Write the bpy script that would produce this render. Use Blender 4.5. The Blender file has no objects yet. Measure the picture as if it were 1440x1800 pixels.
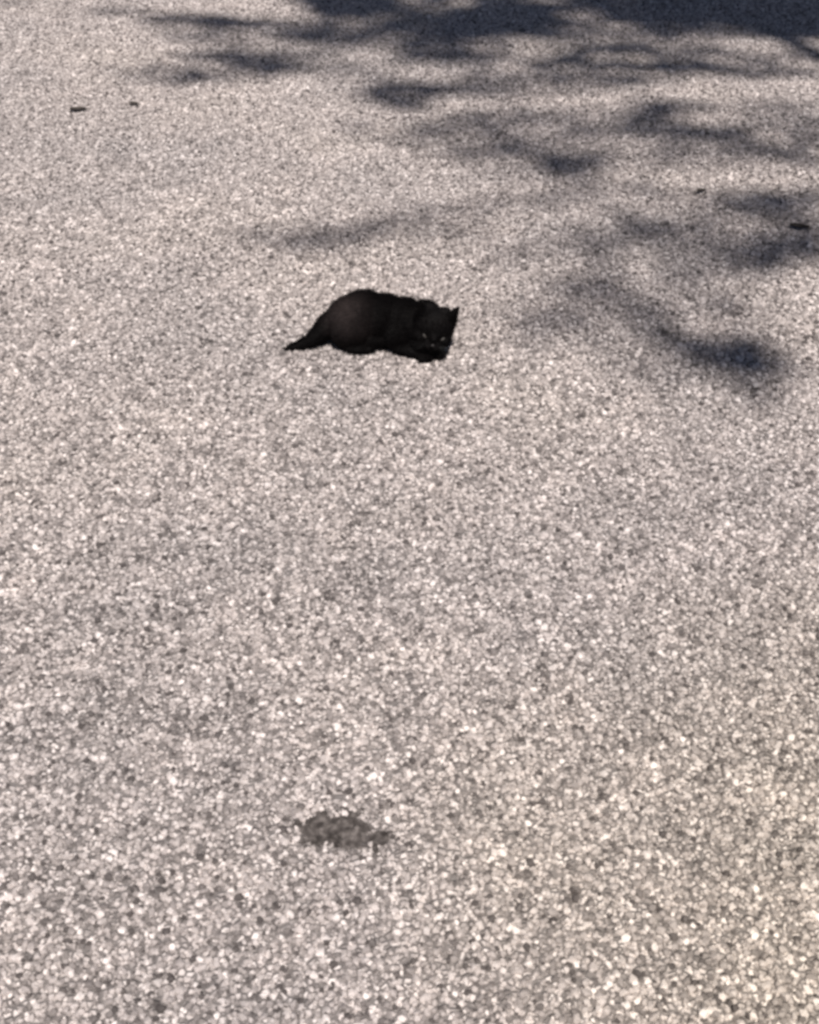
import bpy, bmesh, math, random
import numpy as np
from mathutils import Vector, Matrix, Euler, noise

R = math.radians
rng = np.random.default_rng(11)
random.seed(7)
SC = bpy.context.scene
COL = SC.collection

# ------------------------------------------------------------------ camera
PW, PH = 1440.0, 1800.0
F_PX = 2300.0            # focal length in photograph pixels
H_CAM = 1.6
PITCH = math.atan(1700.0 / F_PX)      # horizon 800 px above the frame
cam_d = bpy.data.cameras.new('camera')
cam = bpy.data.objects.new('camera', cam_d)
COL.objects.link(cam)
cam_d.sensor_fit = 'VERTICAL'
cam_d.sensor_height = 24.0
cam_d.lens = 24.0 * F_PX / PH
cam_d.clip_start = 0.05
cam_d.clip_end = 3000.0
cam.location = (0, 0, H_CAM)
cam.rotation_euler = (math.pi / 2 - PITCH, 0, 0)
SC.camera = cam

# ------------------------------------------------------------------ sky, sun, exposure
SUN_EL = R(58.0)
SUN_AZ = R(-9.0)          # light travels away from the camera, towards +y
sun_dir = Vector((math.sin(SUN_AZ) * math.cos(SUN_EL), math.cos(SUN_AZ) * math.cos(SUN_EL), -math.sin(SUN_EL)))
world = bpy.data.worlds.new('World')
SC.world = world
world.use_nodes = True
wn = world.node_tree.nodes
wn.clear()
sky = wn.new('ShaderNodeTexSky')
sky.sky_type = 'NISHITA'
sky.sun_disc = False
sky.sun_elevation = SUN_EL
sky.sun_rotation = math.pi + SUN_AZ
sky.air_density = 0.6
sky.dust_density = 0.8
sky.ozone_density = 1.0
bg = wn.new('ShaderNodeBackground')
bg.inputs['Strength'].default_value = 0.05
wo = wn.new('ShaderNodeOutputWorld')
world.node_tree.links.new(sky.outputs[0], bg.inputs[0])
world.node_tree.links.new(bg.outputs[0], wo.inputs[0])

sun_l = bpy.data.lights.new('sun', 'SUN')
sun_l.energy = 5.0
sun_l.angle = R(0.8)
sun_l.color = (1.0, 0.95, 0.89)
sun = bpy.data.objects.new('sun', sun_l)
COL.objects.link(sun)
sun.rotation_euler = sun_dir.to_track_quat('-Z', 'Y').to_euler()
sun.location = (-3, -6, 14)

vs = SC.view_settings
vs.view_transform = 'Standard'
vs.look = 'None'
vs.exposure = 0.34
vs.gamma = 1.0
vs.use_curve_mapping = False
SC.cycles.use_denoising = True
SC.cycles.max_bounces = 6
SC.cycles.filter_width = 3.3


# ------------------------------------------------------------------ helpers
def ground(px, py, z=0.0):
    """photograph pixel -> point on the plane at height z"""
    a = (px - PW / 2) / F_PX
    b = -(py - PH / 2) / F_PX
    d = Vector((a, math.cos(PITCH) + b * math.sin(PITCH), -math.sin(PITCH) + b * math.cos(PITCH)))
    t = (z - H_CAM) / d.z
    return Vector((d.x * t, d.y * t, z))


def to_px(x, y, z=0.0):
    dx, dy, dz = x, y, z - H_CAM
    depth = dy * math.cos(PITCH) - dz * math.sin(PITCH)
    up = dy * math.sin(PITCH) + dz * math.cos(PITCH)
    return PW / 2 + F_PX * dx / depth, PH / 2 - F_PX * up / depth


def mesh_obj(name, verts, faces, mat, parent=None, smooth=False):
    me = bpy.data.meshes.new(name)
    me.from_pydata([tuple(v) for v in verts], [], faces)
    me.update()
    if smooth:
        me.polygons.foreach_set('use_smooth', [True] * len(me.polygons))
    if mat:
        me.materials.append(mat)
    o = bpy.data.objects.new(name, me)
    COL.objects.link(o)
    if parent:
        o.parent = parent
    return o


def tag(o, label=None, cat=None, group=None, kind=None):
    for k, v in (('label', label), ('category', cat), ('group', group), ('kind', kind)):
        if v:
            o[k] = v
    return o


def empty(name, loc, rz=0.0):
    o = bpy.data.objects.new(name, None)
    o.empty_display_size = 0.05
    COL.objects.link(o)
    o.location = loc
    o.rotation_euler = (0, 0, rz)
    return o


def mat_new(name):
    m = bpy.data.materials.new(name)
    m.use_nodes = True
    nt = m.node_tree
    b = nt.nodes['Principled BSDF']
    return m, nt, b


def N(nt, typ, **kw):
    n = nt.nodes.new(typ)
    for k, v in kw.items():
        setattr(n, k, v)
    return n


def ramp(nt, stops, interp='LINEAR'):
    r = N(nt, 'ShaderNodeValToRGB')
    r.color_ramp.interpolation = interp
    e = r.color_ramp.elements
    while len(e) > 1:
        e.remove(e[-1])
    e[0].position = stops[0][0]
    e[0].color = (*stops[0][1], 1)
    for p, c in stops[1:]:
        k = e.new(p)
        k.color = (*c, 1)
    return r


def patina(nt):
    """large, slow differences of the pavement itself (dust, pollen, older and newer binder): colour multiplier"""
    geo = N(nt, 'ShaderNodeNewGeometry')
    n1 = N(nt, 'ShaderNodeTexNoise')
    n1.inputs['Scale'].default_value = 1.1
    n1.inputs['Detail'].default_value = 3
    nt.links.new(geo.outputs['Position'], n1.inputs['Vector'])
    r1 = ramp(nt, [(0.30, (0.86, 0.86, 0.87)), (0.5, (1.0, 0.985, 0.98)), (0.70, (1.10, 1.08, 1.05))])
    nt.links.new(n1.outputs['Fac'], r1.inputs[0])
    n2 = N(nt, 'ShaderNodeTexNoise')
    n2.inputs['Scale'].default_value = 9.0
    n2.inputs['Detail'].default_value = 4
    nt.links.new(geo.outputs['Position'], n2.inputs['Vector'])
    r2 = ramp(nt, [(0.3, (0.84, 0.84, 0.84)), (0.55, (1, 1, 1)), (0.75, (1.07, 1.06, 1.05))])
    nt.links.new(n2.outputs['Fac'], r2.inputs[0])
    # yellowish dust lying in one broad patch
    vm = N(nt, 'ShaderNodeVectorMath', operation='DISTANCE')
    vm.inputs[1].default_value = (0.85, 1.15, 0.0)
    nt.links.new(geo.outputs['Position'], vm.inputs[0])
    ma = N(nt, 'ShaderNodeMath', operation='MULTIPLY_ADD')
    nt.links.new(n1.outputs['Fac'], ma.inputs[0])
    ma.inputs[1].default_value = -0.35
    nt.links.new(vm.outputs['Value'], ma.inputs[2])
    mr = N(nt, 'ShaderNodeMapRange')
    mr.inputs[1].default_value = 0.75
    mr.inputs[2].default_value = 0.15
    nt.links.new(ma.outputs[0], mr.inputs[0])
    dust = N(nt, 'ShaderNodeMix', data_type='RGBA')
    dust.inputs[6].default_value = (1, 1, 1, 1)
    dust.inputs[7].default_value = (1.06, 1.04, 0.95, 1)
    nt.links.new(mr.outputs[0], dust.inputs[0])
    m1 = N(nt, 'ShaderNodeMix', data_type='RGBA', blend_type='MULTIPLY')
    m1.inputs[0].default_value = 1
    nt.links.new(r1.outputs[0], m1.inputs[6])
    nt.links.new(r2.outputs[0], m1.inputs[7])
    m2 = N(nt, 'ShaderNodeMix', data_type='RGBA', blend_type='MULTIPLY')
    m2.inputs[0].default_value = 1
    nt.links.new(m1.outputs[2], m2.inputs[6])
    nt.links.new(dust.outputs[2], m2.inputs[7])
    return m2.outputs[2]


def mul(nt, a, b):
    m = N(nt, 'ShaderNodeMix', data_type='RGBA', blend_type='MULTIPLY')
    m.inputs[0].default_value = 1
    nt.links.new(a, m.inputs[6])
    nt.links.new(b, m.inputs[7])
    return m.outputs[2]


CHIP_STOPS = [(0.0, (0.080, 0.069, 0.067)), (0.14, (0.180, 0.160, 0.155)), (0.40, (0.345, 0.309, 0.300)),
              (0.62, (0.445, 0.400, 0.388)), (0.82, (0.57, 0.517, 0.502)), (1.0, (0.70, 0.642, 0.625))]




# ------------------------------------------------------------------ materials
def make_chip_mat():
    m, nt, b = mat_new('pale_stone_chip')
    at = N(nt, 'ShaderNodeAttribute', attribute_type='INSTANCER', attribute_name='tint')
    r = ramp(nt, CHIP_STOPS)
    nt.links.new(at.outputs['Fac'], r.inputs[0])
    g = N(nt, 'ShaderNodeNewGeometry')
    n = N(nt, 'ShaderNodeTexNoise')
    n.inputs['Scale'].default_value = 420
    n.inputs['Detail'].default_value = 3
    nt.links.new(g.outputs['Position'], n.inputs['Vector'])
    rr = ramp(nt, [(0.3, (0.72, 0.72, 0.72)), (0.7, (1.18, 1.17, 1.16))])
    nt.links.new(n.outputs['Fac'], rr.inputs[0])
    c = mul(nt, mul(nt, r.outputs[0], rr.outputs[0]), patina(nt))
    nt.links.new(c, b.inputs['Base Color'])
    b.inputs['Roughness'].default_value = 0.72
    b.inputs['Specular IOR Level'].default_value = 0.3
    return m


def make_road_mat():
    m, nt, b = mat_new('bitumen_bound_chippings')
    g = N(nt, 'ShaderNodeNewGeometry')
    v = N(nt, 'ShaderNodeTexVoronoi', feature='F1')
    v.inputs['Scale'].default_value = 92
    nt.links.new(g.outputs['Position'], v.inputs['Vector'])
    sp = N(nt, 'ShaderNodeSeparateColor')
    nt.links.new(v.outputs['Color'], sp.inputs[0])
    r = ramp(nt, CHIP_STOPS)
    nt.links.new(sp.outputs[0], r.inputs[0])
    ve = N(nt, 'ShaderNodeTexVoronoi', feature='DISTANCE_TO_EDGE')
    ve.inputs['Scale'].default_value = 92
    nt.links.new(g.outputs['Position'], ve.inputs['Vector'])
    mr = N(nt, 'ShaderNodeMapRange')
    mr.inputs[1].default_value = 0.04
    mr.inputs[2].default_value = 0.2
    nt.links.new(ve.outputs['Distance'], mr.inputs[0])
    mx = N(nt, 'ShaderNodeMix', data_type='RGBA')
    mx.inputs[6].default_value = (0.17, 0.152, 0.147, 1)
    nt.links.new(mr.outputs[0], mx.inputs[0])
    nt.links.new(r.outputs[0], mx.inputs[7])
    nt.links.new(mul(nt, mx.outputs[2], patina(nt)), b.inputs['Base Color'])
    b.inputs['Roughness'].default_value = 0.85
    bp = N(nt, 'ShaderNodeBump')
    bp.inputs['Strength'].default_value = 0.8
    bp.inputs['Distance'].default_value = 0.004
    nt.links.new(mr.outputs[0], bp.inputs['Height'])
    nt.links.new(bp.outputs[0], b.inputs['Normal'])
    return m


def make_plain(name, stops, scale, rough=0.8, spec=0.3, coords='Object', detail=4):
    m, nt, b = mat_new(name)
    tc = N(nt, 'ShaderNodeTexCoord')
    n = N(nt, 'ShaderNodeTexNoise')
    n.inputs['Scale'].default_value = scale
    n.inputs['Detail'].default_value = detail
    nt.links.new(tc.outputs[coords], n.inputs['Vector'])
    r = ramp(nt, stops)
    nt.links.new(n.outputs['Fac'], r.inputs[0])
    nt.links.new(r.outputs[0], b.inputs['Base Color'])
    b.inputs['Roughness'].default_value = rough
    b.inputs['Specular IOR Level'].default_value = spec
    return m, nt, b


M_CHIP = make_chip_mat()
M_ROAD = make_road_mat()
M_STAIN, _, _ = make_plain('dark_soaked_stone', [(0.35, (0.030, 0.025, 0.023)), (0.52, (0.075, 0.064, 0.060)), (0.68, (0.15, 0.13, 0.122))], 75, 0.8, 0.2)
def coat():
    # sunlit sheen painted in brown over the haunches, black elsewhere
    m, nt, b = mat_new('black_coat_painted_sheen')
    tc = N(nt, 'ShaderNodeTexCoord')
    n = N(nt, 'ShaderNodeTexNoise')
    n.inputs['Scale'].default_value = 22
    n.inputs['Detail'].default_value = 4
    nt.links.new(tc.outputs['Object'], n.inputs['Vector'])
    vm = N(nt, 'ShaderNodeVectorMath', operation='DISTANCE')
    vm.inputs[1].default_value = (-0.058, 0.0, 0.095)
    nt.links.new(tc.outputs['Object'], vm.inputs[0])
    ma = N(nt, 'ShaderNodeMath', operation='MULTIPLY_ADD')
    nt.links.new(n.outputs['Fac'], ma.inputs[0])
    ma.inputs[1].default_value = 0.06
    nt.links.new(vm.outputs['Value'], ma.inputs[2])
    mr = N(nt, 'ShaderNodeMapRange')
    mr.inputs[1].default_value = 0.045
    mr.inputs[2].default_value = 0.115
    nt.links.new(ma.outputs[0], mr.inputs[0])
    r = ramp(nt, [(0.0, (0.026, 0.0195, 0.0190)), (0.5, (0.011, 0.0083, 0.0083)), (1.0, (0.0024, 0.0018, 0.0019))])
    nt.links.new(mr.outputs[0], r.inputs[0])
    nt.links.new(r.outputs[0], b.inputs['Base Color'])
    b.inputs['Roughness'].default_value = 0.7
    b.inputs['Specular IOR Level'].default_value = 0.06
    return m
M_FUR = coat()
M_SKIN, _, _ = make_plain('black_undercoat', [(0.3, (0.0030, 0.0026, 0.0028)), (0.7, (0.006, 0.005, 0.005))], 40, 0.8, 0.1)
M_EYE, _, _ = make_plain('dull_grey_eye', [(0.3, (0.022, 0.019, 0.017)), (0.7, (0.042, 0.037, 0.033))], 80, 0.45, 0.3)
M_NOSE, _, _ = make_plain('dark_nose', [(0.3, (0.008, 0.006, 0.006)), (0.7, (0.014, 0.011, 0.011))], 80, 0.4, 0.4)
M_WHISK, _, _ = make_plain('whisker', [(0.3, (0.01, 0.01, 0.01)), (0.7, (0.02, 0.02, 0.02))], 80, 0.5, 0.4)
M_DRY, _, _ = make_plain('dry_brown_leaf', [(0.3, (0.022, 0.018, 0.016)), (0.7, (0.060, 0.050, 0.044))], 60, 0.8, 0.2)
M_BARK, bnt, bb = make_plain('grey_bark', [(0.3, (0.05, 0.042, 0.034)), (0.7, (0.13, 0.11, 0.09))], 14, 0.9, 0.2)


def make_leaf_mat():
    m, nt, b = mat_new('green_leaf')
    g = N(nt, 'ShaderNodeNewGeometry')
    n = N(nt, 'ShaderNodeTexNoise')
    n.inputs['Scale'].default_value = 5
    nt.links.new(g.outputs['Position'], n.inputs['Vector'])
    r = ramp(nt, [(0.3, (0.035, 0.07, 0.018)), (0.7, (0.075, 0.12, 0.035))])
    nt.links.new(n.outputs['Fac'], r.inputs[0])
    nt.links.new(r.outputs[0], b.inputs['Base Color'])
    b.inputs['Roughness'].default_value = 0.5
    return m


M_LEAF = make_leaf_mat()

# ------------------------------------------------------------------ the setting: pavement sheet
xs = [-600, -60, -8, 8, 60, 600]
ys = [-600, -60, -8, 12, 60, 600]
vv = [(x, y, 0.0) for y in ys for x in xs]
ff = [(j * 6 + i, j * 6 + i + 1, j * 6 + i + 7, j * 6 + i + 6) for j in range(5) for i in range(5)]
road = mesh_obj('pavement', vv, ff, M_ROAD)
tag(road, 'sunlit pale grey pavement of bound stone chippings', kind='structure')

# ------------------------------------------------------------------ stone chippings
def chip_mesh(seed):
    r = random.Random(seed)
    bm = bmesh.new()
    n = 13
    for i in range(n):
        z = 1 - 2 * (i + 0.5) / n
        a = i * 2.39996 + r.uniform(-0.5, 0.5)
        q = math.sqrt(1 - z * z)
        k = r.uniform(0.74, 1.08)
        bm.verts.new((q * math.cos(a) * k, q * math.sin(a) * k, max(-0.7, min(0.75, z * k))))
    bmesh.ops.convex_hull(bm, input=bm.verts)
    lone = [v for v in bm.verts if not v.link_faces]
    bmesh.ops.delete(bm, geom=lone, context='VERTS')
    me = bpy.data.meshes.new('chip')
    bm.to_mesh(me)
    bm.free()
    return me


chips = [chip_mesh(40 + i) for i in range(9)]
chip_col = bpy.data.collections.new('chip_shapes')
for i, me in enumerate(chips):
    me.materials.append(M_CHIP)
    o = bpy.data.objects.new('chip', me)
    chip_col.objects.link(o)

STEP = 0.0102
pts = []
Y0, Y1 = 0.55, 8.2
yy = Y0
gx = np.arange(-3.4, 3.4, STEP)
gy = np.arange(Y0, Y1, STEP * 0.92)
GX, GY = np.meshgrid(gx, gy)
GX[1::2] += STEP * 0.5
P = np.stack([GX.ravel(), GY.ravel()], 1)
P += rng.uniform(-0.42, 0.42, P.shape) * STEP
hw = 0.75 + 0.30 * P[:, 1]
P = P[np.abs(P[:, 0]) < hw]
# gaps where chips are lost
P = P[rng.random(len(P)) > 0.07]
nb = len(P)
# finer grit between the larger chips
Q = P[rng.random(nb) < 0.75] + rng.uniform(-1, 1, (1, 2)) * 0
Q = Q + rng.normal(0, 0.55, Q.shape) * STEP
P = np.concatenate([P, Q])
n = len(P)
size = 0.0053 * np.exp(rng.normal(0, 0.26, n)).clip(0.5, 1.6)
size[nb:] *= 0.62
tint = np.clip(rng.normal(0.475, 0.285, n), 0, 1)
# small patches of dirtier chips
for _ in range(150):
    cx, cy, cr = rng.uniform(-2.0, 2.0), rng.uniform(0.8, 7.0), rng.uniform(0.008, 0.026)
    dd2 = ((P[:, 0] - cx) ** 2 + (P[:, 1] - cy) ** 2) / cr ** 2
    tint -= rng.uniform(0.12, 0.42) * np.exp(-dd2)
tint = tint.clip(0, 1)
rot = np.stack([rng.normal(0, 0.33, n), rng.normal(0, 0.33, n), rng.uniform(0, 6.283, n)], 1)
scl = np.stack([size * rng.uniform(0.95, 1.35, n), size * rng.uniform(0.78, 1.05, n), size * rng.uniform(0.7, 1.0, n)], 1)
zz = scl[:, 2] * rng.uniform(-0.1, 0.4, n)
zz[nb:] += 0.0012

# dark stain outline on the pavement (metres, about its own centre)
ST = ground(602, 1462)
LOBES = [(ground(*c), rx, ry) for c, rx, ry in (((567, 1464), 0.034, 0.032), ((608, 1464), 0.040, 0.034), ((664, 1474), 0.022, 0.018), ((560, 1445), 0.020, 0.018), ((616, 1440), 0.014, 0.018))]
def in_stain(x, y, grow=0.0):
    best = 9.0
    for c, rx, ry in LOBES:
        best = min(best, ((x - c.x) / (rx + grow)) ** 2 + ((y - c.y) / (ry + grow)) ** 2)
    best += 0.6 * noise.noise(Vector((x * 48, y * 48, 3.1)))
    return best < 1.0


near = np.where((np.abs(P[:, 0] - ST.x) < 0.12) & (np.abs(P[:, 1] - ST.y) < 0.12))[0]
stain_idx = [i for i in near if in_stain(P[i, 0], P[i, 1], rng.normal(0, 0.005))]
keep = np.ones(n, bool)
keep[stain_idx] = False

me = bpy.data.meshes.new('stone_chippings')
k = int(keep.sum())
me.vertices.add(k)
co = np.concatenate([P[keep], zz[keep, None]], 1).astype(np.float32)
me.vertices.foreach_set('co', co.ravel())
a = me.attributes.new('rot', 'FLOAT_VECTOR', 'POINT'); a.data.foreach_set('vector', rot[keep].astype(np.float32).ravel())
a = me.attributes.new('scl', 'FLOAT_VECTOR', 'POINT'); a.data.foreach_set('vector', scl[keep].astype(np.float32).ravel())
a = me.attributes.new('tint', 'FLOAT', 'POINT'); a.data.foreach_set('value', tint[keep].astype(np.float32))
a = me.attributes.new('kindno', 'INT', 'POINT'); a.data.foreach_set('value', rng.integers(0, len(chips), k).astype(np.int32))
me.materials.append(M_CHIP)
chip_o = bpy.data.objects.new('stone_chippings', me)
COL.objects.link(chip_o)
tag(chip_o, 'pale grey and pinkish stone chippings bound into the pavement surface', 'gravel', kind='stuff')

ng = bpy.data.node_groups.new('scatter_chips', 'GeometryNodeTree')
ng.interface.new_socket('Geometry', in_out='INPUT', socket_type='NodeSocketGeometry')
ng.interface.new_socket('Geometry', in_out='OUTPUT', socket_type='NodeSocketGeometry')
gi = ng.nodes.new('NodeGroupInput')
go = ng.nodes.new('NodeGroupOutput')
ci = ng.nodes.new('GeometryNodeCollectionInfo')
ci.inputs['Collection'].default_value = chip_col
ci.inputs['Separate Children'].default_value = True
ci.inputs['Reset Children'].default_value = True
iop = ng.nodes.new('GeometryNodeInstanceOnPoints')
iop.inputs['Pick Instance'].default_value = True
def named(nm, typ):
    q = ng.nodes.new('GeometryNodeInputNamedAttribute')
    q.data_type = typ
    q.inputs['Name'].default_value = nm
    return next(s for s in q.outputs if s.enabled and s.name == 'Attribute')
e2r = ng.nodes.new('FunctionNodeEulerToRotation')
L = ng.links
L.new(gi.outputs[0], iop.inputs['Points'])
L.new(ci.outputs[0], iop.inputs['Instance'])
L.new(named('kindno', 'INT'), iop.inputs['Instance Index'])
L.new(named('rot', 'FLOAT_VECTOR'), e2r.inputs[0])
L.new(e2r.outputs[0], iop.inputs['Rotation'])
L.new(named('scl', 'FLOAT_VECTOR'), iop.inputs['Scale'])
L.new(iop.outputs[0], go.inputs[0])
md = chip_o.modifiers.new('scatter', 'NODES')
md.node_group = ng

# the dark stain: its soaked chips and the dirt between them
sv, sf = [], []
for i in stain_idx:
    cm = chips[i % len(chips)]
    mtx = Euler(rot[i] * np.array([0.5, 0.5, 1.0])).to_matrix() @ Matrix.Diagonal(Vector(scl[i] * np.array([1.05, 1.05, 0.8])))
    b0 = len(sv)
    off = Vector((P[i, 0] - ST.x, P[i, 1] - ST.y, zz[i] * 0.7))
    for v in cm.vertices:
        sv.append(mtx @ v.co + off)
    for p in cm.polygons:
        sf.append(tuple(b0 + q for q in p.vertices))
# dirt film, an irregular low sheet between the chips
CS = 0.004
for ix in range(-28, 28):
    for iy in range(-22, 22):
        x, y = ST.x + ix * CS, ST.y + iy * CS
        if in_stain(x + CS / 2, y + CS / 2, -0.004):
            b0 = len(sv)
            z = 0.0018
            for dx, dy in ((0, 0), (1, 0), (1, 1), (0, 1)):
                sv.append(Vector((ix * CS + dx * CS, iy * CS + dy * CS, z)))
            sf.append((b0, b0 + 1, b0 + 2, b0 + 3))
stain = mesh_obj('stain', sv, sf, M_STAIN)
stain.location = (ST.x, ST.y, 0)
tag(stain, 'small dark soaked stain with ragged edge on the open sunlit pavement', 'stain')

# ------------------------------------------------------------------ the cat
CAT = ground(650, 612)
cat = empty('cat', CAT)
tag(cat, 'black cat crouched on the sunlit pavement, tail trailing and head held low', 'cat')

body_bm = bmesh.new()
def ell(c, r, rotv=(0, 0, 0), seg=20):
    m = Matrix.Translation(c) @ Euler(rotv).to_matrix().to_4x4() @ Matrix.Diagonal((*r, 1))
    bmesh.ops.create_uvsphere(body_bm, u_segments=seg, v_segments=seg // 2 + 2, radius=1.0, matrix=m)

def tube(bm, path, radii, seg=12, flat=1.0):
    path = [Vector(p) for p in path]
    rings = []
    for i, p in enumerate(path):
        t = (path[min(i + 1, len(path) - 1)] - path[max(i - 1, 0)]).normalized()
        u = t.cross(Vector((0, 0, 1)))
        if u.length < 1e-4:
            u = Vector((1, 0, 0))
        u.normalize()
        w = u.cross(t).normalized()
        rings.append([bm.verts.new(p + (u * math.cos(2 * math.pi * k / seg) + w * math.sin(2 * math.pi * k / seg) * flat) * radii[i]) for k in range(seg)])
    for i in range(len(rings) - 1):
        for k in range(seg):
            bm.faces.new((rings[i][k], rings[i][(k + 1) % seg], rings[i + 1][(k + 1) % seg], rings[i + 1][k]))
    bm.faces.new(rings[0][::-1])
    bm.faces.new(rings[-1])

# trunk: haunches, belly, chest
ell((-0.046, 0.030, 0.060), (0.060, 0.060, 0.062), (0, 0.15, 0))
ell((-0.012, 0.032, 0.071), (0.072, 0.057, 0.066))
ell((0.035, 0.028, 0.068), (0.075, 0.054, 0.062), (0, 0.08, 0))
ell((0.085, 0.018, 0.068), (0.055, 0.050, 0.058), (0, 0.16, 0))
ell((0.115, -0.002, 0.068), (0.046, 0.045, 0.054))
ell((0.138, 0.006, 0.080), (0.042, 0.042, 0.044))                # raised shoulder and nape
# near thigh and hind foot, far thigh
ell((-0.044, -0.012, 0.046), (0.046, 0.024, 0.044), (0, -0.3, 0))
ell((-0.020, -0.026, 0.013), (0.036, 0.015, 0.013))
ell((-0.048, 0.070, 0.044), (0.044, 0.022, 0.042), (0, -0.3, 0))
# near upper arm, elbow, fore legs tucked under the chest, paws
ell((0.075, -0.022, 0.044), (0.036, 0.022, 0.040), (0, 0.4, 0))
tube(body_bm, [(0.070, -0.025, 0.020), (0.105, -0.043, 0.016), (0.132, -0.060, 0.014)], [0.018, 0.017, 0.015])
ell((0.138, -0.066, 0.012), (0.018, 0.017, 0.012))
tube(body_bm, [(0.110, 0.02, 0.022), (0.145, -0.02, 0.016), (0.172, -0.046, 0.014)], [0.018, 0.016, 0.015])
ell((0.172, -0.050, 0.012), (0.017, 0.017, 0.012))
# belly line to the ground
ell((0.03, 0.012, 0.030), (0.08, 0.040, 0.030))
# tail
tube(body_bm, [(-0.085, 0.030, 0.055), (-0.106, 0.026, 0.044), (-0.126, 0.016, 0.029), (-0.147, 0.004, 0.018), (-0.170, -0.006, 0.0125), (-0.192, -0.012, 0.0095), (-0.205, -0.014, 0.007)],
     [0.036, 0.031, 0.024, 0.0175, 0.0130, 0.0085, 0.004])
# neck and head
HC = Vector((0.155, -0.034, 0.073))
HROT = Euler((R(6), R(13), R(3))).to_matrix()
def hp(x, y, z):
    return HC + HROT @ Vector((x, y, z))
hre = HROT.to_euler()
ell((0.135, -0.014, 0.072), (0.044, 0.044, 0.047))
ell(HC, (0.050, 0.044, 0.046), hre, 28)
ell(hp(-0.004, -0.010, -0.030), (0.043, 0.036, 0.034), hre, 28)   # jowls, ruff and throat fur
ell(hp(0.026, -0.018, -0.010), (0.022, 0.024, 0.020), hre)      # cheeks
ell(hp(-0.026, -0.018, -0.010), (0.022, 0.024, 0.020), hre)
ell(hp(0.0, -0.036, -0.014), (0.019, 0.019, 0.014), hre)        # muzzle
ell(hp(0.009, -0.047, -0.017), (0.011, 0.010, 0.009), hre)      # whisker pads
ell(hp(-0.009, -0.047, -0.017), (0.011, 0.010, 0.009), hre)
ell(hp(0.0, -0.041, -0.028), (0.011, 0.010, 0.008), hre)        # chin
ell(hp(0.0, -0.040, 0.002), (0.009, 0.014, 0.008), hre)         # nose bridge
def ear(side):
    base = hp(side * 0.029, -0.004, 0.026)
    tip = hp(side * 0.0455, -0.004, 0.075)
    ax = (tip - base)
    w = HROT @ Vector((1, 0, -side * 0.25)).normalized()
    d = HROT @ Vector((0, 1, 0))
    prev = None
    for t, rw, rd in ((-0.3, 0.026, 0.013), (0.0, 0.0235, 0.011), (0.35, 0.017, 0.0085), (0.7, 0.009, 0.006), (0.92, 0.0042, 0.0045), (1.06, 0.0015, 0.003)):
        c = base + ax * t
        ring = [body_bm.verts.new(c + w * math.cos(2 * math.pi * k / 12) * rw + d * (math.sin(2 * math.pi * k / 12) * rd)) for k in range(12)]
        if prev:
            for k in range(12):
                body_bm.faces.new((prev[k], prev[(k + 1) % 12], ring[(k + 1) % 12], ring[k]))
        else:
            body_bm.faces.new(ring[::-1])
        prev = ring
    body_bm.faces.new(prev)
ell((0.181, -0.012, 0.093), (0.024, 0.024, 0.024))               # brow fur up to the ear
ear(1)
ear(-1)
bmesh.ops.recalc_face_normals(body_bm, faces=body_bm.faces)
tmp_me = bpy.data.meshes.new('tmp')
body_bm.to_mesh(tmp_me)
body_bm.free()
tmp = bpy.data.objects.new('tmp', tmp_me)
COL.objects.link(tmp)
rm = tmp.modifiers.new('r', 'REMESH'); rm.mode = 'VOXEL'; rm.voxel_size = 0.0023
sm = tmp.modifiers.new('s', 'SMOOTH'); sm.factor = 0.5; sm.iterations = 5
dg = bpy.context.evaluated_depsgraph_get()
cat_me = bpy.data.meshes.new_from_object(tmp.evaluated_get(dg))
bpy.data.objects.remove(tmp)
cat_me.name = 'body'
cat_me.materials.clear()
cat_me.materials.append(M_SKIN)
cat_me.polygons.foreach_set('use_smooth', [True] * len(cat_me.polygons))
for v in cat_me.vertices:
    if v.co.z < 0.0035:
        v.co.z = 0.0035
body = bpy.data.objects.new('body', cat_me)
COL.objects.link(body)
body.parent = cat

# fur: short tapering tufts that follow the coat
cat_me.calc_loop_triangles()
tri = cat_me.loop_triangles
areas = np.array([t.area for t in tri])
cen = np.array([t.center[:] for t in tri])
nor = np.array([t.normal[:] for t in tri])
pick = rng.choice(len(tri), 48000, p=areas / areas.sum())
fv, ffc = [], []
for i in pick:
    p = Vector(cen[i]) + Vector(rng.uniform(-0.001, 0.001, 3))
    nn = Vector(nor[i])
    x = p.x
    head = (p - HC).length < 0.062 and p.x > 0.11
    earz = head and (p - HC).dot(HROT @ Vector((0, 0, 1))) > 0.040
    flow = Vector((-1, 0.1, -0.35)) if not head else HROT @ Vector((0, 1, 0.1)) + (p - HC) * 6
    if x < -0.1:
        flow = Vector((-1, -0.5, -0.5))
    d = (flow - nn * flow.dot(nn))
    if d.length > 1e-5:
        d.normalize()
    ln = rng.uniform(0.006, 0.015)
    if head: ln *= 0.62
    if earz: ln *= 0.45
    dd = (d * 0.95 + nn * rng.uniform(0.15, 0.6) + Vector(rng.normal(0, 0.14, 3))).normalized()
    w = nn.cross(dd)
    if w.length < 1e-5:
        continue
    w = w.normalized() * (0.0008 if head else 0.0010)
    tip = p + dd * ln
    tip.z = max(tip.z, 0.003)
    b0 = len(fv)
    fv += [p - w, p + w, tip]
    ffc.append((b0, b0 + 1, b0 + 2))
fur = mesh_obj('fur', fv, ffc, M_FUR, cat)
tag(fur, kind='stuff')

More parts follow.
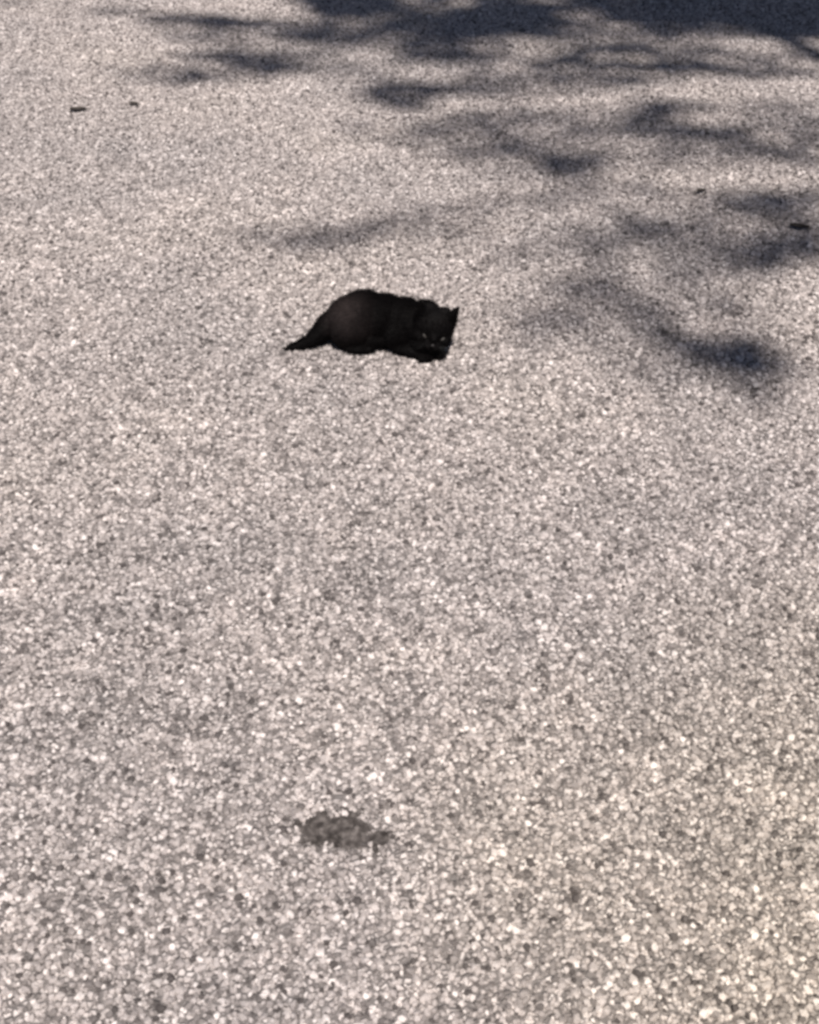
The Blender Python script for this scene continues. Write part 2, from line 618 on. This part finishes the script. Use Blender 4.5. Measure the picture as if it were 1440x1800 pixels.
# eyes: narrow slits slanting towards the nose
def small_ell(name, c, r, rotm, mat, seg=14):
    bm = bmesh.new()
    m = Matrix.Translation(c) @ rotm.to_4x4() @ Matrix.Diagonal((*r, 1))
    bmesh.ops.create_uvsphere(bm, u_segments=seg, v_segments=seg // 2 + 2, radius=1, matrix=m)
    me = bpy.data.meshes.new(name)
    bm.to_mesh(me)
    bm.free()
    me.materials.append(mat)
    me.polygons.foreach_set('use_smooth', [True] * len(me.polygons))
    o = bpy.data.objects.new(name, me)
    COL.objects.link(o)
    o.parent = cat
    return o

for s in (-1, 1):
    er = HROT @ Euler((0, R(s * -34), R(s * 28))).to_matrix()
    small_ell('eye', hp(s * 0.0225, -0.0395, 0.0015), (0.0072, 0.0035, 0.0032), er, M_EYE)
small_ell('nose', hp(0, -0.0565, -0.0105), (0.0050, 0.0032, 0.0036), HROT, M_NOSE)
for s in (-1, 1):
    for q, (ang, ln) in enumerate(((8, 0.045), (-4, 0.05), (-16, 0.045), (-28, 0.038))):
        wb = bmesh.new()
        p0 = hp(s * 0.016, -0.050, -0.014 - 0.002 * q)
        dirv = HROT @ Vector((s * math.cos(R(ang)), -0.15, math.sin(R(ang))))
        tube(wb, [p0, p0 + dirv * ln * 0.5, p0 + dirv * ln + Vector((0, 0, -0.004))], [0.00028, 0.00022, 0.0001], 5)
        wm = bpy.data.meshes.new('whisker')
        wb.to_mesh(wm)
        wb.free()
        wm.materials.append(M_WHISK)
        wo_ = bpy.data.objects.new('whisker', wm)
        COL.objects.link(wo_)
        wo_.parent = cat

# ------------------------------------------------------------------ fallen leaves on the pavement
def fallen_leaf(px, py, length, width, rz, curl, label, mat=M_DRY, seed=0):
    g0 = ground(px, py)
    t = empty('fallen_leaf', (g0.x, g0.y, 0.005), rz)
    tag(t, label, 'leaf', 'fallen leaves on the pavement')
    r = random.Random(seed)
    nu, nv = 9, 5
    verts, faces = [], []
    for side in (0, 1):
        for i in range(nu):
            u = i / (nu - 1)
            wid = width * (math.sin(math.pi * (0.04 + 0.96 * u) ** 0.85) ** 0.8 + 0.02) * 0.5
            for j in range(nv):
                v = j / (nv - 1) * 2 - 1
                z = 0.002 + curl * width * (abs(v) ** 1.7) * 0.8 + curl * length * 0.12 * (2 * u - 1) ** 2 + r.uniform(-0.0006, 0.0006)
                if side:
                    z += 0.0009
                verts.append(((u - 0.5) * length, v * wid * (1 - 0.25 * curl), z))
    for side in (0, 1):
        o0 = side * nu * nv
        for i in range(nu - 1):
            for j in range(nv - 1):
                q = (o0 + i * nv + j, o0 + (i + 1) * nv + j, o0 + (i + 1) * nv + j + 1, o0 + i * nv + j + 1)
                faces.append(q if side else q[::-1])
    for i in range(nu - 1):
        for j in (0, nv - 1):
            a1, b1 = i * nv + j, (i + 1) * nv + j
            faces.append((a1, b1, b1 + nu * nv, a1 + nu * nv))
    mesh_obj('blade', verts, faces, mat, t, True)
    sb = bmesh.new()
    tube(sb, [(length * 0.45, 0, 0.004), (length * 0.6, width * 0.05, 0.004), (length * 0.78, width * 0.2, 0.003)], [0.0012, 0.001, 0.0008], 6)
    sm_ = bpy.data.meshes.new('stem')
    sb.to_mesh(sm_)
    sb.free()
    sm_.materials.append(mat)
    so = bpy.data.objects.new('stem', sm_)
    COL.objects.link(so)
    so.parent = t
    return t

fallen_leaf(138, 197, 0.056, 0.030, R(8), 0.28, 'curled dark dry leaf lying in sunlight, the longer of two side by side', seed=1)
fallen_leaf(236, 187, 0.032, 0.026, R(-6), 0.25, 'short dark dry leaf lying in sunlight beside a longer one', seed=2)
fallen_leaf(1404, 404, 0.055, 0.026, R(-14), 0.35, 'blackish curled leaf lying in the brownish tree shade', seed=3)
fallen_leaf(1232, 341, 0.026, 0.020, R(20), 0.4, 'tiny dark leaf on a sunlit gap between tree shadows', seed=4)

# ------------------------------------------------------------------ the tree that shades the pavement
TB = Vector((3.0, -0.6, 0))
tree = empty('shade_tree', TB)
tag(tree, 'tall leafy tree whose dappled shade falls across the pavement', 'tree')
KX, KY = sun_dir.x / -sun_dir.z, sun_dir.y / -sun_dir.z

# (pixel x, pixel y, half width, half height, density) of the shade patches
SHADE = [
    (1325, 642, 66, 25, 2.4), (1255, 608, 100, 20, 1.7), (1150, 600, 55, 13, 0.6), (1325, 700, 26, 13, 0.9), (1210, 650, 60, 12, 0.3),
    (1030, 512, 105, 14, 0.5), (965, 555, 40, 30, 0.22), (1010, 588, 50, 16, 0.35),
    (1340, 358, 80, 22, 1.0), (1390, 345, 70, 14, 0.7), (1360, 440, 80, 30, 0.75), (1300, 470, 60, 20, 0.45), (1420, 420, 40, 40, 0.6),
    (1180, 188, 95, 11, 1.2), (1215, 233, 115, 13, 1.2), (1120, 205, 60, 10, 0.6),
    (860, 268, 120, 16, 0.9), (1005, 284, 80, 14, 1.1), (960, 305, 110, 9, 0.5), (1060, 330, 120, 10, 0.5),
    (715, 165, 85, 20, 1.1), (700, 187, 55, 9, 0.9), (800, 160, 60, 10, 0.5),
    (440, 100, 130, 10, 1.0), (480, 118, 90, 9, 1.0), (300, 140, 90, 8, 0.6), (420, 138, 70, 6, 0.4),
    (330, 36, 90, 11, 1.2), (430, 42, 70, 8, 0.7), (205, 22, 55, 4, 0.8), (20, 8, 50, 3, 0.6),
    (620, 10, 85, 22, 2.4), (560, -10, 70, 20, 2.0), (560, 68, 60, 5, 0.5),
    (860, 40, 100, 22, 2.2), (920, 18, 80, 14, 2.2), (790, 60, 90, 10, 1.2), (790, 100, 100, 9, 1.6), (720, 40, 80, 8, 0.8), (760, 80, 60, 6, 1.2),
    (1380, 22, 110, 34, 3.0), (1300, 5, 150, 30, 3.0), (1170, 26, 120, 18, 2.4), (1080, 5, 110, 14, 2.6), (1200, 55, 70, 7, 0.8), (1420, 50, 60, 20, 2.6),
    (1160, 118, 130, 9, 1.7), (1090, 85, 70, 10, 1.3), (1230, 92, 60, 9, 1.0), (1360, 130, 90, 6, 1.1), (1000, 112, 90, 5, 1.2), (1060, 140, 120, 5, 0.9), (1000, 62, 90, 5, 0.8),
    (560, 425, 110, 18, 0.28), (780, 375, 90, 14, 0.25), (660, 400, 90, 12, 0.25), (950, 350, 100, 14, 0.35), (1120, 400, 140, 26, 0.28), (1150, 490, 120, 16, 0.3),
    (900, 200, 110, 10, 0.3), (1330, 270, 100, 9, 0.5), (1000, 430, 120, 16, 0.2), (640, 130, 60, 8, 0.3),
]
# thin half shade between the darker patches
SHADE += [(1280, 400, 200, 70, 0.34), (1060, 450, 190, 45, 0.14), (1120, 540, 200, 36, 0.22), (1150, 270, 300, 36, 0.28), (980, 220, 240, 32, 0.40),
          (760, 230, 190, 26, 0.30), (640, 410, 220, 26, 0.26), (1080, 110, 360, 36, 0.42), (880, 150, 280, 20, 0.40), (1050, 45, 380, 30, 0.75), (700, 60, 200, 34, 0.75),
          (480, 60, 190, 26, 0.50), (1390, 230, 120, 60, 0.40), (420, 120, 220, 18, 0.38), (1390, 95, 100, 10, 0.25), (1250, 635, 170, 50, 0.15), (980, 560, 110, 50, 0.12),
          (800, 15, 160, 20, 1.2), (1000, -25, 500, 22, 3.0), (1330, 15, 160, 44, 2.5), (900, 40, 110, 22, 1.8)]
leaves_c, leaves_s = [], []
clumps = []
for (px, py, rx, ry, den) in SHADE:
    c = ground(px, py)
    e = ground(px + rx, py)
    gxr = abs(e.x - c.x) * 1.1
    t0, t1 = ground(px, py - ry), ground(px, py + ry)
    gyr = abs(t0.y - t1.y) * 0.55
    h = 7.4 + 1.5 * random.random()
    cc = Vector((c.x - KX * h, c.y - KY * h, h))
    clumps.append(cc)
    den *= 1.15
    cnt = int(den * math.pi * gxr * gyr / 0.0021 * 2.0) + 3
    for _ in range(cnt):
        while True:
            q = rng.uniform(-1, 1, 3)
            if (q ** 2).sum() < 1:
                break
        dz = q[2] * 0.22
        # leaves spread up and down along the light, so that the clump has depth
        leaves_c.append(Vector((cc.x + q[0] * gxr - KX * dz, cc.y + q[1] * gyr - KY * dz, h + dz)))
        leaves_s.append(rng.uniform(0.055, 0.085))
# the rest of the crown: everything whose shade falls outside the open, sunlit part
tries = 0
extra = 0
while extra < 430 and tries < 16000:
    tries += 1
    th, ph = random.uniform(0, 6.283), random.uniform(-0.9, 1)
    rr = random.random() ** 0.4
    c = Vector((1.9, 0.9, 8.6)) + Vector((4.2 * rr * math.cos(th) * math.sqrt(1 - ph * ph), 4.0 * rr * math.sin(th) * math.sqrt(1 - ph * ph), 2.4 * rr * ph))
    sx, sy = c.x + KX * c.z, c.y + KY * c.z
    if sy < 6.4 and sx < 0.95 + 0.30 * max(sy, 0):
        continue
    if sx < -0.6 + 0.3 * max(0, 7.2 - sy):
        continue
    extra += 1
    clumps.append(c)
    for _ in range(95):
        q = rng.normal(0, 0.15, 3)
        leaves_c.append(c + Vector(q))
        leaves_s.append(rng.uniform(0.06, 0.10))
lv, lf = [], []
for c, s in zip(leaves_c, leaves_s):
    m = Euler((rng.normal(0, 0.6), rng.normal(0, 0.6), rng.uniform(0, 6.283))).to_matrix()
    b0 = len(lv)
    for (x, y, z) in ((-0.5, 0, 0), (-0.15, 0.27, 0.07), (0.2, 0.22, 0.06), (0.5, 0, 0), (0.2, -0.22, 0.06), (-0.15, -0.27, 0.07)):
        lv.append(c - TB + m @ (Vector((x, y, z)) * s))
    lf += [(b0, b0 + 3, b0 + 2, b0 + 1), (b0, b0 + 5, b0 + 4, b0 + 3)]
crown = mesh_obj('crown', lv, lf, M_LEAF, tree)
tag(crown, kind='stuff')

def bark_mesh(name, path, radii, seg=10, parent=tree):
    bm = bmesh.new()
    tube(bm, path, radii, seg)
    for v in bm.verts:
        v.co += v.co.normalized() * 0.012 * noise.noise(v.co * 6) if radii[0] > 0.08 else Vector((0, 0, 0))
    me = bpy.data.meshes.new(name)
    bm.to_mesh(me)
    bm.free()
    me.materials.append(M_BARK)
    me.polygons.foreach_set('use_smooth', [True] * len(me.polygons))
    o = bpy.data.objects.new(name, me)
    COL.objects.link(o)
    o.parent = parent
    return o

bark_mesh('trunk', [(0, 0, -0.1), (0.0, 0.0, 0.12), (0.02, 0.02, 0.5), (0.0, 0.05, 1.6), (-0.04, 0.10, 3.0), (-0.02, 0.16, 4.4), (0.03, 0.22, 5.8), (0.0, 0.25, 7.4)],
           [0.32, 0.26, 0.21, 0.185, 0.165, 0.14, 0.11, 0.05], 16)
# limbs: from the trunk into the crown
nodes = []
for (sx, sy, h) in ((1.45, 2.9, 7.0), (1.75, 3.8, 7.3), (2.1, 5.0, 7.6), (2.3, 6.4, 8.0), (1.5, 7.4, 8.4), (0.3, 7.5, 8.6), (3.6, 4.4, 8.8), (4.8, 5.6, 8.4), (3.4, 7.4, 9.2)):
    tip = Vector((sx - KX * h, sy - KY * h, h)) - TB
    st = Vector((0.0, 0.16, random.uniform(3.8, 5.6)))
    mid = st.lerp(tip, 0.5) + Vector((0.35, 0.1, 0.45))
    path = []
    for k in range(11):
        t = k / 10
        path.append(st * (1 - t) ** 2 + mid * 2 * t * (1 - t) + tip * t * t)
    bark_mesh('limb', path, [0.075 * (1 - t / 10) ** 0.8 + 0.010 for t in range(11)], 8)
    nodes += path[6:]
# twigs: every clump hangs on the nearest wood that is already there
tb = bmesh.new()
todo = [c - TB for c in clumps]
arr = np.array([c[:] for c in todo])
best_d = np.full(len(todo), 1e9)
best_p = [None] * len(todo)
def relax(p):
    d = np.linalg.norm(arr - np.array(p[:]), axis=1)
    for q in np.where(d < best_d)[0]:
        best_d[q] = d[q]
        best_p[q] = p
for p in nodes:
    relax(p)
done = np.zeros(len(todo), bool)
for _ in range(len(todo)):
    q = int(np.argmin(np.where(done, 1e9, best_d)))
    done[q] = True
    a0, c = best_p[q], todo[q]
    mid = a0.lerp(c, 0.5) + Vector((random.uniform(-.06, .06), random.uniform(-.06, .06), random.uniform(-.02, .08)))
    tube(tb, [a0, mid, c], [0.0055, 0.0045, 0.0032], 5)
    best_d[q] = -1
    keep_d = best_d.copy()
    relax(c)
    best_d[done] = -1
tm = bpy.data.meshes.new('twigs')
tb.to_mesh(tm)
tb.free()
tm.materials.append(M_BARK)
two = bpy.data.objects.new('twigs', tm)
COL.objects.link(two)
two.parent = tree
tag(two, kind='stuff')

# ------------------------------------------------------------------ an added, unseen low tree that blocks sky light
T2 = Vector((2.2, 12.2, 0))
added_tree = empty('added_sky_blocker', T2)
tag(added_tree, 'added unseen low dense tree blocking sky light beyond the deepest shade on the pavement', 'tree')
bark_mesh('trunk', [(0, 0, -0.1), (0, 0, 0.15), (0.03, 0.02, 0.8), (0.05, 0.0, 1.8), (0.0, 0.05, 3.2), (-0.05, 0.0, 4.6)], [0.26, 0.21, 0.16, 0.14, 0.10, 0.05], 14, added_tree)
lv, lf = [], []
for _ in range(520):
    th, ph = random.uniform(0, 6.283), random.uniform(-1, 1)
    rr = random.random() ** 0.4
    c = Vector((4.6 * rr * math.cos(th) * math.sqrt(1 - ph * ph), 3.3 * rr * math.sin(th) * math.sqrt(1 - ph * ph), 3.4 + 2.5 * rr * ph))
    for _ in range(60):
        q = c + Vector(rng.normal(0, 0.17, 3))
        m = Euler((rng.normal(0, 0.7), rng.normal(0, 0.7), rng.uniform(0, 6.283))).to_matrix()
        sz = rng.uniform(0.07, 0.11)
        b0 = len(lv)
        for (x, y, z) in ((-0.5, 0, 0), (-0.15, 0.27, 0.07), (0.2, 0.22, 0.06), (0.5, 0, 0), (0.2, -0.22, 0.06), (-0.15, -0.27, 0.07)):
            lv.append(q + m @ (Vector((x, y, z)) * sz))
        lf += [(b0, b0 + 3, b0 + 2, b0 + 1), (b0, b0 + 5, b0 + 4, b0 + 3)]
tag(mesh_obj('crown', lv, lf, M_LEAF, added_tree), kind='stuff')
for k in range(6):
    a_ = k * 1.05
    bark_mesh('limb', [(0.03, 0.02, 1.6 + 0.25 * k), (1.1 * math.cos(a_), 0.9 * math.sin(a_), 2.7 + 0.25 * k), (2.6 * math.cos(a_), 2.0 * math.sin(a_), 3.3 + 0.25 * k)], [0.06, 0.04, 0.015], 8, added_tree)
